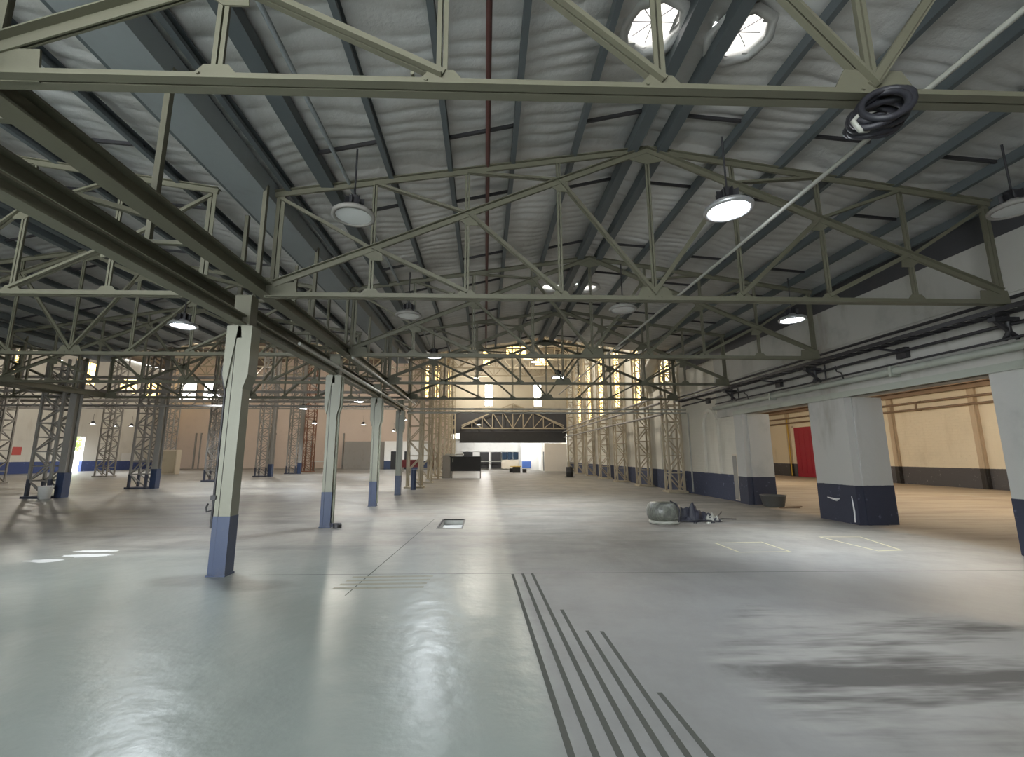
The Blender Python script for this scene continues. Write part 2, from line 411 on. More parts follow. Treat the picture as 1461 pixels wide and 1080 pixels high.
# skylights
kq = NT('skylight_acrylic'); kq.set((.8, .78, .76), .35); kq.b.inputs['Emission Color'].default_value = (1, .96, .92, 1); kq.b.inputs['Emission Strength'].default_value = .85
SKN = ['nearest pair, on the slope before the ridge', 'nearest pair, just past the ridge beam', 'far pair, on the slope before the ridge', 'far pair, just past the ridge beam']
for i, (x, y) in enumerate(SKY):
    z = zr(x)
    sk = thing('skylight', 'round white roof light of the '+SKN[i], 'skylight', (x,y,z-.05), 'round roof lights beside the ridge')
    m = MB(); m.lathe((x,y,z), [(.44,-.06),(.42,-.092),(.325,-.095),(.315,.06),(.34,.06),(.44,-.06)], 8); m.build('collar', MINS, sk)
    m = MB(); m.lathe((x,y,z), [(.315,.03),(.29,.13),(.18,.22),(.01,.25)], 8); m.build('dome', kq.m, sk)
    m = MB()
    for a in range(4): m.bar((x+.28*math.cos(a*PI/4),y+.28*math.sin(a*PI/4),z+.02),(x-.28*math.cos(a*PI/4),y-.28*math.sin(a*PI/4),z+.02),.010,.012)
    m.build('glazing_bars', MALU, sk)

# ------------------------------------------------------------------ roof trusses of the low bays
def gusset(m, x, z, pts, t=.014):
    v = [(x+a, -t/2, z+b) for a, b in pts]+[(x+a, t/2, z+b) for a, b in pts]; n = len(pts)
    m.add(v, [tuple(range(n)), tuple(range(n, 2*n))[::-1]]+[(i, n+i, n+(i+1) % n, (i+1) % n) for i in range(n)])
ZC = 4.0
def make_truss():
    t = thing('roof_truss', '', 'roof truss', (XC,0,ZC), None)
    B = lambda name: None
    loc = Vector((XC,0,ZC))
    def part(name, m, mat=MT):
        for i, v in enumerate(m.v): pass
        return m.build(name, mat, t)
    bl, br = (XC-XL)/4, (XR-XC)/4
    part('bottom_chord', MB().angles((XL-.1,0,ZC-.035),(XR+.1,0,ZC-.035),.14,.085))
    zb = lambda i: ZC+.16+.61*i          # boom node height, i bays from the support
    zt = lambda x: 6.58-.155*abs(x-XC)
    for sgn, bw, xe in ((-1, bl, XL), (1, br, XR)):
        nx = lambda i: xe-sgn*bw*i
        part('top_chord', MB().angles((xe,0,zb(0)+.06),(XC,0,zb(4)+.02),.14,.09,flip=True))
        part('rafter', MB().angles((xe+sgn*.1,0,zt(xe)+.04),(XC,0,6.62),.13,.09,flip=True))
        part('post', MB().angles((xe,0,ZC),(xe,0,zt(xe)),.13,.08,up=(0,1,0)))
        part('diagonal', MB().bar((xe,0,zt(xe)-.06),(nx(1),0,zb(1)),.05,.05))
        for i in (1, 2, 3):
            x = nx(i)
            part('post', MB().angles((x,.0,ZC),(x,0,zb(i)),.075,.05,up=(0,1,0)))
            part('post', MB().angles((x,.0,zb(i)),(x,0,zt(x)),.075,.05,up=(0,1,0)))
            part('diagonal', MB().angles((x,0,zb(i)),(nx(i+1),0,ZC+.06),.10,.065))
            if i < 3: part('diagonal', MB().angles((x,0,zt(x)-.03),(nx(i+1),0,zb(i+1)),.075,.05))
            m = MB(); gusset(m, x, zb(i)-.02, [(-.17,-.11+sgn*-.06),(.0,-.17),(.17,-.11+sgn*.06),(.14,.08),(-.14,.08)]); part('gusset', m)
            m = MB(); gusset(m, x, ZC, [(-.2,-.02),(.2,-.02),(.08,.12),(-.08,.12)]); part('gusset', m)
        m = MB(); gusset(m, xe-sgn*.12, ZC+.06, [(-.25,-.1),(.25,-.1),(.22,.14),(-.22,.14)]); part('gusset', m)
    part('post', MB().angles((XC,0,ZC),(XC,0,6.55),.075,.05,up=(0,1,0)))
    m = MB(); gusset(m, XC, ZC, [(-.32,-.02),(.32,-.02),(.2,.2),(-.2,.2)]); part('gusset', m)
    m = MB(); gusset(m, XC, 6.5, [(-.3,-.1),(0,-.18),(.3,-.1),(.1,.13),(-.1,.13)]); part('gusset', m)
    for x, dz in ((XL+bl*2-.1,.03),(XL+bl*2-.19,.07),(XL+bl*3-.1,.04),(XL+bl-.1,.04),(XC-.1,.04),(XC+.1,.04)):
        part('bolt', MB().tube([(x,-.03,ZC+dz),(x,.03,ZC+dz)], .013, 6))
    return t
tr = make_truss()
WHERE = ['nave, the nearest one overhead', 'nave, over the nearest cream column', 'nave, over the second cream column', 'nave, over the third cream column', 'nave, farthest of the row']
for j, y in enumerate(YT):
    lab = 'olive steel roof truss across the '+WHERE[j]
    if j == 0: tr.location = (XC,y,ZC); tr['label'] = lab; tr['group'] = 'roof trusses of the nave'
    else: dup(tr, (XC,y,ZC), lab, 'roof trusses of the nave')
for k, js in ((1, (1,2,3,4)), (2, (3,4)), (3, (4,))):
    for j in js:
        dup(tr, (XC-BAY*k,YT[j],ZC), 'olive roof truss of the %s aisle beyond the cream columns, %s row' % (ORD[k-1], ORD[j]), 'roof trusses of the side aisles')

# ------------------------------------------------------------------ purlins with their bridging bars
PXS = [-3.12, -2.52, -1.52, -.58, .43, 1.43, 2.40, 2.88, 3.85, 4.85, 5.8, 6.75, 7.7, 8.5]
PN = ['beside the valley gutter', 'wide pair next to the gutter'] + ['%s from the ridge' % ORD[4-i] for i in range(4)]
def purlins(k, y0, prox):
    for i, px in enumerate(PXS):
        x = px-BAY*k; z = zr(x, k)-.08; wide = i == 1
        w, h = (.20, .17) if wide else (.075, .15)
        if i in (6, 7): w, h = .16, .2
        m = MB(); t = .012; c = [(-w/2,-h),(w/2,-h),(w/2,-h+.05),(w/2-t,-h+.05),(w/2-t,-h+t),(-w/2+t,-h+t),(-w/2+t,-t),(w/2,-t),(w/2,0),(-w/2,0)]
        if wide or i in (6, 7): c = [(-w/2,-h),(w/2,-h),(w/2,0),(-w/2,0)]
        m.prism(c, (x,y0,z), (x,YE-.05,z))
        if i < 6: d_ = '%s slope, %s' % ('column-side', ['lowest, beside the valley gutter','wide one second from the gutter','fourth below the ridge','third below the ridge','second below the ridge','first below the ridge'][i])
        elif i < 8: d_ = 'ridge, %s of the pair' % ('column-side beam','wall-side beam')[i-6].replace('column-side beam','column-side one').replace('wall-side beam','wall-side one')
        else: d_ = 'far slope, %s below the ridge' % ORD[i-8]
        o = m.build('purlin', MP, None, origin=(x,y0,z-h))
        tag(o, 'dark steel purlin under the %s roof, %s' % (prox, d_), 'purlin', 'purlins under the %s roof' % prox)
        if i in (1, 3, 5, 7, 9, 11) and i+1 < len(PXS):
            xb = PXS[i+1]-BAY*k; zb_ = zr(xb, k)-.1
            for j, y in enumerate(YT):
                for dy in (-.72, .95):
                    if y+dy < y0 or y+dy > YE-.2: continue
                    MB().bar((x+.02,y+dy,z-.09),(xb-.02,y+dy,zb_),.035,.05).build('bridging', MBLK, o)
purlins(0, -1., 'nave'); purlins(1, 2.5, 'first aisle'); purlins(2, 8., 'second aisle')
o = MB().tube([(.02,-1,zr(.02)-.2),(.02,YE,zr(.02)-.2)], .035).build('sprinkler_pipe', MRED); tag(o, 'dark red pipe running straight under the roof blanket near the ridge', 'pipe')
o = MB().tube([(-2.18,-1,zr(-2.2)-.22),(-2.18,YE,zr(-2.2)-.22)], .03).build('conduit', MGUT); tag(o, 'thin grey conduit alongside the wide dark purlin', 'pipe')
for k in range(3):
    xv = XC-BAY*(k+.5)
    m = MB(); y0 = -1 if k == 0 else 4
    m.prism([(-.34,0),(-.30,0),(-.24,-.2),(.24,-.2),(.30,0),(.34,0),(.27,-.235),(-.27,-.235)], (xv,y0,zr(xv,k)-.07), (xv,YE,zr(xv,k)-.07))
    zc_ = zr(xv,k); m.box(xv-.62,xv+.62,y0,YE,zc_+.11,zc_+.14)  # added cover, unseen from below, keeps sky light from leaking in
    o = m.build('valley_gutter', MGUT)
    tag(o, 'wide blue-grey box gutter in the valley %s' % ('above the cream columns','one bay beyond the cream columns','two bays beyond the cream columns')[k], 'gutter', 'valley gutters')
    # twin valley girders carrying the trusses, with plan bracing between
    for s_, xo in ((1, XL-BAY*k-.12), (-1, XR-BAY*(k+1)+.12)):
        m = MB(); m.box(xo-.1,xo+.1,y0,YE,ZC-.02,ZC+.0).box(xo-.1,xo+.1,y0,YE,ZC+.16,ZC+.18).box(xo-.012,xo+.012,y0,YE,ZC,ZC+.16)
        o = m.build('valley_girder', MT)
        tag(o, 'olive steel girder along the valley, %s side, %s' % ('nave' if s_ > 0 else 'aisle', ('over the cream columns','one bay further','two bays further')[k]), 'girder', 'valley girders')
    xa, xb = XR-BAY*(k+1)+.12, XL-BAY*k-.12; i = 0; y = y0
    while y < YE-.5:
        o = MB().bar((xa,y,ZC+.2),(xb,y+.75 if i % 2 else y+.05,ZC+.2),.06,.05)
        if i % 2 == 0: o.bar((xa,y+.02,ZC+.2),(xa,y+.02,zr(xa,k+1)-.2),.06,.06)
        else: o.bar((xb,y+.02,ZC+.2),(xb,y+.02,zr(xb,k)-.2),.06,.06)
        q = o.build('valley_brace', MT); tag(q, 'short steel brace between the twin girders, %s bay of the valley, number %s along it' % (ORD[k], ORD[i % 16]), 'brace', 'braces between the valley girders')
        y += 1.05; i += 1
o = MB(); o.box(-3.68,-3.52,-1.,YE,3.5,3.52).box(-3.68,-3.52,-1.,YE,3.62,3.64).box(-3.61,-3.59,-1.,YE,3.52,3.62)
tag(o.build('eaves_beam', MT), 'grey steel beam resting on the tops of the cream columns', 'beam')

# ------------------------------------------------------------------ cream columns
def cream_column(y, i):
    x = -3.6
    t = thing('steel_column', 'cream steel column with blue foot, %s from the camera' % ORD[i], 'column', (x,y,0), 'cream columns with blue feet')
    def shaft(z0, z1, mat, name, e=0.):
        m = MB()
        m.box(x-.04-e,x+.115+e,y-.105-e,y+.105+e,z0,z1).box(x-.115-e,x-.055+e,y-.095-e,y+.095+e,z0,z1)
        return m.build(name, mat, t)
    shaft(.78, 3.3, MCOL, 'shaft'); shaft(.02, .78, MBLUE, 'painted_foot', .004)
    MB().box(x-.055,x-.04,y-.085,y+.085,.02,3.2).build('slot', MBLK, t)
    m = MB()
    for sx in (-1, 1):
        m.add([(x+sx*.12,y-.125,2.55),(x+sx*.18,y-.125,2.75),(x+sx*.18,y-.125,3.48),(x+sx*.02,y-.125,3.48),
               (x+sx*.12,y+.125,2.55),(x+sx*.18,y+.125,2.75),(x+sx*.18,y+.125,3.48),(x+sx*.02,y+.125,3.48)],
              [(0,1,2,3),(7,6,5,4),(0,4,5,1),(1,5,6,2),(2,6,7,3)])
    m.build('head_plate', MCOL, t)
    MB().box(x-.13,x+.13,y-.12,y+.12,0,.02).build('base_plate', MBLUE, t)
    MB().box(x-.12,x+.12,y-.10,y+.10,3.48,3.96).build('stub', MT, t)
    if i == 0:
        p = MB().tube([(x-.14,y-.08,.62),(x-.14,y-.08,2.5),(x-.2,y-.1,2.8),(x-.05,y-.1,3.45)], .018).build('cable', MBLK, t)
        MB().tube([(x-.14,y-.1,.86),(x-.21,y-.1,.84),(x-.22,y-.1,.9),(x-.2,y-.1,.95)], .012, 6).box(x-.17,x-.10,y-.115,y-.07,1.0,1.06).build('cleat', MBLK, p)
    if i in (1, 2):
        MB().tube([(x+.15,y-.04,.1),(x+.15,y-.04,2.6),(x+.2,y-.04,2.75),(x+.2,y-.04,3.45)], .03).build('downpipe', MCOL, t)
for i, y in enumerate((6.58, 10.72, 15.0, 19.2)): cream_column(y, i)
o = MB().lathe((-3.32,10.62,0), [(.0,.1),(.09,.1),(.10,.06),(.1,0)], 14).build('floor_drain_cap', MBLK); tag(o, 'small dark round cap at the foot of the second cream column', 'cap')

# ------------------------------------------------------------------ lattice columns
def lattice_col(wx, wy, h, mat, blue=None, pitch_=.75, stanchion=False):
    t = thing('lattice_column', '', 'lattice column', (0,0,0))
    a = .085
    for sx in (-1, 1):
        for sy in (-1, 1):
            MB().bar((sx*wx/2,sy*wy/2,0),(sx*wx/2,sy*wy/2,h),a,a).build('leg', mat, t)
    m = MB(); n = int(h/pitch_)
    for i in range(n):
        z0, z1 = i*pitch_+.1, (i+1)*pitch_+.1
        for sy in (-1, 1):
            s_ = 1 if i % 2 else -1
            m.bar((-s_*wx/2,sy*wy/2,z0),(s_*wx/2,sy*wy/2,z1),.05,.045); m.bar((-wx/2,sy*wy/2,z1),(wx/2,sy*wy/2,z1),.045,.045)
        for sx in (-1, 1):
            s_ = 1 if i % 2 else -1
            m.bar((sx*wx/2,-s_*wy/2,z0),(sx*wx/2,s_*wy/2,z1),.04,.045); m.bar((sx*wx/2,-wy/2,z1),(sx*wx/2,wy/2,z1),.04,.045)
    m.build('lattice', mat, t)
    MB().box(-wx/2-.12,wx/2+.12,-wy/2-.12,wy/2+.12,0,.08).build('base_plate', MFEET if blue else mat, t)
    if stanchion:
        x = wx/2+.22
        MB().box(x-.13,x+.13,-.15,-.13,.95,h).box(x-.13,x+.13,.13,.15,.95,h).box(x-.02,x+.02,-.13,.13,.95,h).build('stanchion', mat, t)
        MB().box(x-.14,x+.14,-.16,.16,0,.95).build('painted_foot', blue, t)
    if blue:
        m = MB()
        for sx in (-1, 1):
            for sy in (-1, 1): m.box(sx*wx/2-.05,sx*wx/2+.05,sy*wy/2-.05,sy*wy/2+.05,.08,.7)
        m.build('painted_feet', MFEET, t)
    return t
YL = [23.3, 27.4, 31.6, 35.8, 40.0, 44.1, 48.0]
LR = lattice_col(.62, .5, 11.5, MLAT)
for i, y in enumerate([20.2, 24.1, 28.2, 32.1, 36.4, 40.4, 44.3]):
    lab = 'tall buff lattice column against the white wall, %s from the pillars' % ORD[i]
    if i == 0: LR.location = (8.45,y,0); LR['label'] = lab; LR['group'] = 'lattice columns along the white wall'
    else: dup(LR, (8.45,y,0), lab, 'lattice columns along the white wall')
LL = lattice_col(.7, .55, 11.5, MLAT)
for i, y in enumerate(YL):
    lab = 'tall buff lattice column in line behind the cream columns, %s of that line' % ORD[i]
    if i == 0: LL.location = (-3.55,y,0); LL['label'] = lab; LL['group'] = 'lattice columns behind the cream columns'
    else: dup(LL, (-3.55,y,0), lab, 'lattice columns behind the cream columns')
LA = lattice_col(.8, .6, 5.4, MLATG, MBLUE, .55, True)
LA.location = (-17.0,18.35,0); LA['label'] = 'dark grey lattice column with blue feet beside the white bucket'; LA['group'] = 'grey lattice columns in the aisle'
LB = lattice_col(.8, .6, 11.5, MLATG, MBLUE, .6, True)
LB.location = (-17.0,23.3,0); LB['label'] = 'grey lattice column with blue feet, next behind the one with the bucket'; LB['group'] = 'grey lattice columns in the aisle'
for i, y in enumerate((29.6, 35.9, 41.35)):
    dup(LB, (-17.2,y,0), 'grey lattice column with blue feet, %s behind the one with the bucket' % ORD[i+1], 'grey lattice columns in the aisle')
LC = lattice_col(.9, .7, 11.5, MRUST, None, .6)
LC.location = (-17.9,46.7,0); LC['label'] = 'rust brown lattice column at the far end of the aisle row'
for i, y in enumerate((27.4, 36.3, 43., 50.)):
    if i == 0:
        LD = lattice_col(.9, .7, 11.5, MLATG, None, .6); o = LD; o.location = (-28.6,y,0)
    else: o = dup(LD, (-29.4,y,0), '')
    o['label'] = 'grey lattice column in the outermost row, %s' % ('behind the one with the bucket', 'beside the bright doorway', 'second past the doorway', 'near the pink back wall')[i]; o['group'] = 'lattice columns of the outermost row'

# ------------------------------------------------------------------ tall hall trusses and crane rails
def tall_truss():
    t = thing('tall_truss', '', 'roof truss', (XC,0,9.4))
    x0, x1, za, zb = XC-5.7, XC+5.3, 9.4, 10.3
    MB().angles((x0,0,za),(x1,0,za),.18,.12).build('bottom_chord', MLAT, t)
    MB().angles((x0,0,zb),(x1,0,zb),.18,.12,flip=True).build('top_chord', MLAT, t)
    m = MB(); n = 14; w = (x1-x0)/n
    for i in range(n):
        a, b = (za, zb) if i % 2 else (zb, za); m.bar((x0+w*i,0,a),(x0+w*(i+1),0,b),.07,.07)
        if i % 2: m.bar((x0+w*i,0,za),(x0+w*i,0,zb),.06,.06)
    m.build('lattice', MLAT, t)
    for s_ in (-1, 1):
        MB().bar((XC+s_*5.3,0,zb),(XC,0,14.7),.12,.12).build('rafter', MLAT, t)
        for f in (.35, .7): MB().bar((XC+s_*5.3*f,0,zb),(XC+s_*5.3*f,0,zb+4.4*(1-f)),.07,.07).build('post', MLAT, t)
    return t
TT = tall_truss()
for k in range(3):
    for i, y in enumerate(YL[:6]):
        lab = 'pale lattice roof truss high in the tall hall, %s bay, %s from the step' % (('nave','first aisle','second aisle')[k], ORD[i])
        if k == 0 and i == 0: TT.location = (XC,y,9.4); TT['label'] = lab; TT['group'] = 'trusses of the tall hall'
        else: dup(TT, (XC-BAY*k,y,9.4), lab, 'trusses of the tall hall')
# light pitched truss in front of the gable
t = thing('end_truss', 'pale pitched truss with N-shaped web in front of the dark gable band', 'roof truss', (2.95,47.9,4.4))
x0, x1, y = -2.5, 8.4, 47.9; xm = (x0+x1)/2
MB().bar((x0,y,4.45),(x1,y,4.45),.12,.12).build('bottom_chord', MLAT, t)
for s_, xe in ((-1, x0), (1, x1)):
    MB().bar((xe,y,4.75),(xm,y,7.1),.12,.12).build('top_chord', MLAT, t)
    MB().bar((xe,y,4.55),(xm+s_*2.2,y,6.2),.1,.1).build('inner_chord', MLAT, t)
    for i in range(1, 5):
        x = xe+(xm-xe)*i/5; z = 4.75+2.35*i/5
        MB().bar((x,y,4.45),(x,y,z),.08,.08).build('post', MLAT, t)
        MB().bar((x,y,min(z,6.3)),(x+(xm-xe)/5,y,4.45),.08,.08).build('diagonal', MLAT, t)
MB().bar((xm,y,4.45),(xm,y,7.1),.08,.08).build('post', MLAT, t)
MB().bar((x0+3,y-.1,6.28),(x1+.4,y-.1,6.28),.1,.1).build('tie', MLAT, t)
for i, (x, z) in enumerate(((7.95,3.95),(8.05,3.45),(8.1,4.3))):
    tag(MB().tube([(x,20.2,z),(x,30,z+.02),(x,46,z)], .055).build('hall_pipe', MLATG), 'brown-grey pipe past the lattice columns of the white wall, %s of three' % ('middle','lowest','topmost')[i], 'pipe', 'pipes past the lattice columns')
for i, z in enumerate((3.44, 3.60)):
    tag(MB().tube([(-3.4,19.5,z),(8.85,19.5,z)], .04).build('cross_pipe', MPIPE), 'pale pipe crossing the nave, %s of the pair before the tall hall' % ('lower','upper')[i], 'pipe', 'pipes crossing the nave')
    tag(MB().tube([(-40,20.4+i*.5,4.2-i*.35),(-3.6,20.4+i*.5,4.2-i*.35)], .05).build('cross_pipe', MLATG), 'dark pipe crossing the aisles behind the low roof, %s' % ('upper','lower')[i], 'pipe', 'pipes crossing the aisles')
for i, (y, z) in enumerate(((22.3,4.7),(30.7,5.2),(37.2,5.4))):
    m = MB(); m.bar((-40.5,y,z),(-4.2,y,z),.12,.12).bar((-40.5,y,z+.7),(-4.2,y,z+.7),.12,.12)
    for k in range(40): a = -40.5+.9*k; m.bar((a,y,z+(.7 if k % 2 else 0)),(a+.9,y,z+(0 if k % 2 else .7)),.06,.06)
    tag(m.build('lattice_girder', MLATG), 'dark lattice girder across the aisles, %s behind the low roof' % ORD[i], 'girder', 'lattice girders across the aisles')

# ------------------------------------------------------------------ windows
def window(n, c, w, h, axis, mat, cols, rows):
    # axis: 'x' wall faces -x or +x (pane in y-z plane), 'y' wall faces -y
    cx, cy, cz = c
    def P(u, v, d): return (cx+d, cy+u, cz+v) if axis in ('x-', 'x+') else (cx+u, cy+d, cz+v)
    sg = {'x-': -1, 'x+': 1, 'y': -1}[axis]
    m = MB()
    def slab(u0, u1, v0, v1, d0, d1):
        a, b = P(u0, v0, d0*sg), P(u1, v1, d1*sg)
        m.box(min(a[0],b[0]),max(a[0],b[0]),min(a[1],b[1]),max(a[1],b[1]),min(a[2],b[2]),max(a[2],b[2]))
    slab(-w/2-.08,w/2+.08,-.08,0,.0,.06); slab(-w/2-.08,w/2+.08,h,h+.08,.0,.06); slab(-w/2-.08,-w/2,0,h,.0,.06); slab(w/2,w/2+.08,0,h,.0,.06)
    for i in range(1, cols): u = -w/2+w*i/cols; slab(u-.02,u+.02,0,h,.0,.05)
    for i in range(1, rows): v = h*i/rows; slab(-w/2,w/2,v-.02,v+.02,.0,.05)
    fr = struct(m.build('window_%d' % n, MLATG, origin=c))
    m = MB(); slab(-w/2,w/2,0,h,.005,.02); m.build('glazing', mat, fr)
    return fr
wn = 1
for i, y in enumerate((21.6, 25.7, 29.6, 33.8, 37.6, 41.8)):
    window(wn, (XRW,y,4.5 if i else 5.2), 1.1, 4.6 if i else 1.6, 'x-', MWINY, 2, 7); wn += 1
for y, w, z, h in ((39.8,1.5,8.7,2.1),(46.9,2.4,8.9,2.3),(52.6,2.6,8.8,1.7),(56.6,2.,8.8,2.)):
    window(wn, (XLW,y,z), w, h, 'x+', MWINY, 3, 3); wn += 1
for x, w, z, h, mt in ((-7.8,.8,9,4.2,MWINY),(-6.1,.8,9,4.2,MWINY),(-4.5,.7,9,4.2,MWINY),(-38,2,8.6,2.2,MWINW),(-35.,2,8.6,2.2,MWINW),(-31.,2,8.6,2.2,MWINW)):
    window(wn, (x,YTALL,z), w, h, 'y', mt, 3, 6); wn += 1
for x, w, z, h, mt in ((.38,.8,6.9,2.4,MWINW),(5.68,.85,6.85,2.45,MWINW),(6.2,1.4,11.4,1.0,MWINY),(.1,.7,11.4,1.6,MWINY),(3.4,2.2,12.2,1.4,MWINY)):
    window(wn, (x,YG,z), w, h, 'y', mt, 2, 5); wn += 1

# ------------------------------------------------------------------ right side: pillars, doors, pipes
def pillar(y0, y1, i):
    x0, x1 = XRW-.16, XRW+.82
    t = thing('concrete_pillar', 'square white concrete pillar with dark blue foot, %s' % ('cut by the picture edge','standing free between two openings','joined to the wall by the tub')[i], 'pillar', ((x0+x1)/2,(y0+y1)/2,0), 'white pillars of the annexe opening')
    MB().box(x0,x1-.3,y0,y1,.9,3.0).box(x1-.3,x1,y0+.05,y1-.05,.9,3.0).build('shaft', MPIL, t)
    MB().box(x0-.006,x1-.3,y0-.006,y1+.006,0,.9).box(x1-.3,x1+.006,y0+.045,y1-.045,0,.9).build('painted_foot', MPIL, t)
    MB().box(x0+.18,x0+.26,y0-.03,y0,.0,3.0).build('corner_strip', MPIL, t)
    m = MB(); 
    if i == 1:
        m.tube([(x0-.012,y0+.12,.05),(x0-.012,y0+.1,.3),(x0-.012,y0+.13,.65)], [.012,.02,.006], 6).tube([(x0-.012,y0+.9,.56),(x0-.012,y0+.6,.52),(x0-.012,y0+.5,.56)], [.01,.035,.01], 6)
        m.build('scrape', MWHITE, t)
pillar(6.2, 7.42, 0); pillar(10.62, 11.85, 1); pillar(15.05, 15.56, 2)
d1 = struct(MB().box(XRW-.02,XRW,15.62,16.12,.05,1.65).build('door_1', MBEIGE)); MB().box(XRW-.03,XRW-.02,15.86,16.1,.08,1.6).build('door_gap', MLATG, d1)
for i, (y, r) in enumerate(((17.5,.55),(21.9,.6))):
    m = MB(); pts = [(y-r,0.93),(y-r,2.75)]+[(y-r*math.cos(a*PI/10), 2.75+.62*math.sin(a*PI/10)) for a in range(1, 10)]+[(y+r,2.75),(y+r,.93)]
    for a, b in zip(pts, pts[1:]): m.bar((XRW-.05,a[0],a[1]),(XRW-.05,b[0],b[1]),.13,.10,(1,0,0))
    struct(m.build('trim_%d' % (i+2), MWALL))
d2 = struct(MB().box(XAN-.06,XAN-.01,32.5,34.75,.02,3.75).build('door_2', MRDOOR))
MB().box(XAN-.1,XAN,32.35,32.5,0,3.9).box(XAN-.1,XAN,34.75,34.9,0,3.9).box(XAN-.1,XAN,32.35,34.9,3.75,3.9).build('door_frame', MANX, d2)
m = MB(); 
for i in range(4): m.box(XAN-.075,XAN-.06,32.6+.55*i,33.05+.55*i,.3,3.5)
m.build('door_panels', MRDOOR, d2)
for i, (y, lab) in enumerate(((35.4,'beside the red door'),(26.1,'between the two free pillars'),(21.5,'next to the nearest pillar'))):
    m = MB(); m.box(XAN-.12,XAN,y-.17,y+.17,0,5.0); p = m.build('wall_pier', MPIER)
    tag(p, 'narrow cream pier on the annexe wall, %s' % lab, 'pier', 'piers on the annexe wall')
    MB().tube([(XAN-.17,y-.1,.05),(XAN-.17,y-.1,4.6)], .045, 8).build('downpipe', MPIER if i else MYEL, p)
for i, z in enumerate((4.12, 4.5)):
    tag(MB().tube([(XAN-.22,8,z),(XAN-.22,26,z+.02),(XAN-.22,41.8,z)], .06).build('wall_pipe', MANR), 'brown pipe along the cream annexe wall, %s of the two' % ('lower','upper')[i], 'pipe', 'pipes on the annexe wall')
for i, y in enumerate((19.6, 24., 29.)):
    m = MB(); m.tube([(XAN-.2,y,4.55),(XAN-.5,y,4.5),(XAN-.55,y,4.1)], .05).box(XAN-.75,XAN-.35,y-.15,y+.15,4.02,4.1)
    tag(m.build('pipe_bracket', MANR), 'brown bracket hanging below the annexe pipes, %s from the nearest pillar' % ORD[i], 'bracket', 'brackets on the annexe pipes')
# cable tray
t = thing('cable_tray', 'black ladder cable tray running along the white wall above the openings', 'cable tray', (8.4,8,3.9))
for x in (8.24, 8.56):
    MB().box(x-.02,x+.02,-1,19.3,3.88,3.95).build('rail', MBLK, t)
for i in range(66): MB().box(8.26,8.54,-.9+.305*i,-.865+.305*i,3.88,3.91).build('rung', MBLK, t)
m = MB()
for i in (0, 1): m.tube([(8.3+.05*i,-1,3.93+.01*(i % 2)),(8.31+.05*i,9,3.935),(8.3+.05*i,19.3,3.93)], .02, 6)
m.build('cables', MRUB, t)
for i, (x, z) in enumerate(((8.5,4.12),(8.66,3.74))):
    tag(MB().tube([(x,-1,z),(x,19.4,z)], .03).build('conduit', MBLK), 'dark conduit %s the cable tray on the white wall' % ('just above','just below')[i], 'pipe')
t = thing('service_pipe', 'pale green pipe along the wall over the pillar tops, ending beyond the last pillar', 'pipe', (8.66,10,3.3))
MB().tube([(8.66,-1,3.36),(8.66,16.7,3.36)], .075, 14).build('pipe_run', MGREENP, t)
MB().tube([(8.62,-1,3.5),(8.62,16.5,3.5)], .022).build('conduit', MBLK, t)
for y in (2.6, 5.2, 9.1, 13.2):
    MB().box(8.56,8.78,y-.03,y+.03,3.25,3.47).build('clip', MGREENP, t)
for i, y in enumerate((6.9, 11.3, 15.3)):
    m = MB(); m.tube([(8.62,y,3.9),(8.62,y,3.62),(8.66,y+.12,3.5)], .04).tube([(8.70,y-.25,3.9),(8.70,y-.25,3.5)], .018).tube([(8.7,y-.6,3.8),(8.7,y-.62,3.65),(8.7,y-.75,3.6),(8.7,y-.8,3.45)], .014)
    tag(m.build('drop_pipe', MBLK), 'dark drop pipes between tray and green pipe at the %s pillar' % ('nearest','free-standing','last')[i], 'pipe', 'drop pipes over the pillars')
    m = MB(); m.box(8.35,8.77,y-.06,y+.06,3.78,3.85).bar((8.4,y,3.8),(8.76,y,3.5),.05,.05)
    tag(m.build('truss_bracket', MBLK), 'black bracket on the wall carrying the tray at the %s pillar' % ('nearest','free-standing','last')[i], 'bracket', 'wall brackets under the tray')
for i, y in enumerate((8.9, 12.9, 17.2)):
    m = MB(); m.bar((8.2,y,3.8),(8.76,y,3.72),.04,.04).box(8.66,8.76,y-.12,y+.1,3.6,3.82)
    tag(m.build('wall_bracket', MBLK), 'small angled bracket below the tray, %s along the wall' % ORD[i], 'bracket', 'small brackets below the tray')
tag(MB().tube([(8.66,6.75,3.3),(8.66,6.75,1.0)], .03).box(8.6,8.72,6.7,6.82,1.9,2.0).build('wall_conduit', MBLK), 'dark conduit with a switch down the nearest pillar', 'pipe')
tag(MB().tube([(8.7,19.0,3.4),(8.7,19.0,.1)], .03).build('wall_conduit', MPIPE), 'grey conduit down the white wall beside the nearest lattice column', 'pipe')
for i, (xa, z) in enumerate(((-3.2,3.5),(-3.0,3.78))):
    tag(MB().tube([(xa,10 if i else 7.6,z),(xa,19.4,z)], .03).build('valley_pipe', MPIPE), 'shiny grey pipe along the cream column heads, %s of two' % ('lower','upper')[i], 'pipe', 'pipes along the cream column heads')
tag(MB().tube([(3.2,-1,4.22),(3.2,19.3,4.22)], .022).build('lighting_conduit', MPIPE), 'pale straight conduit running down the nave beside the lit lamp', 'pipe')
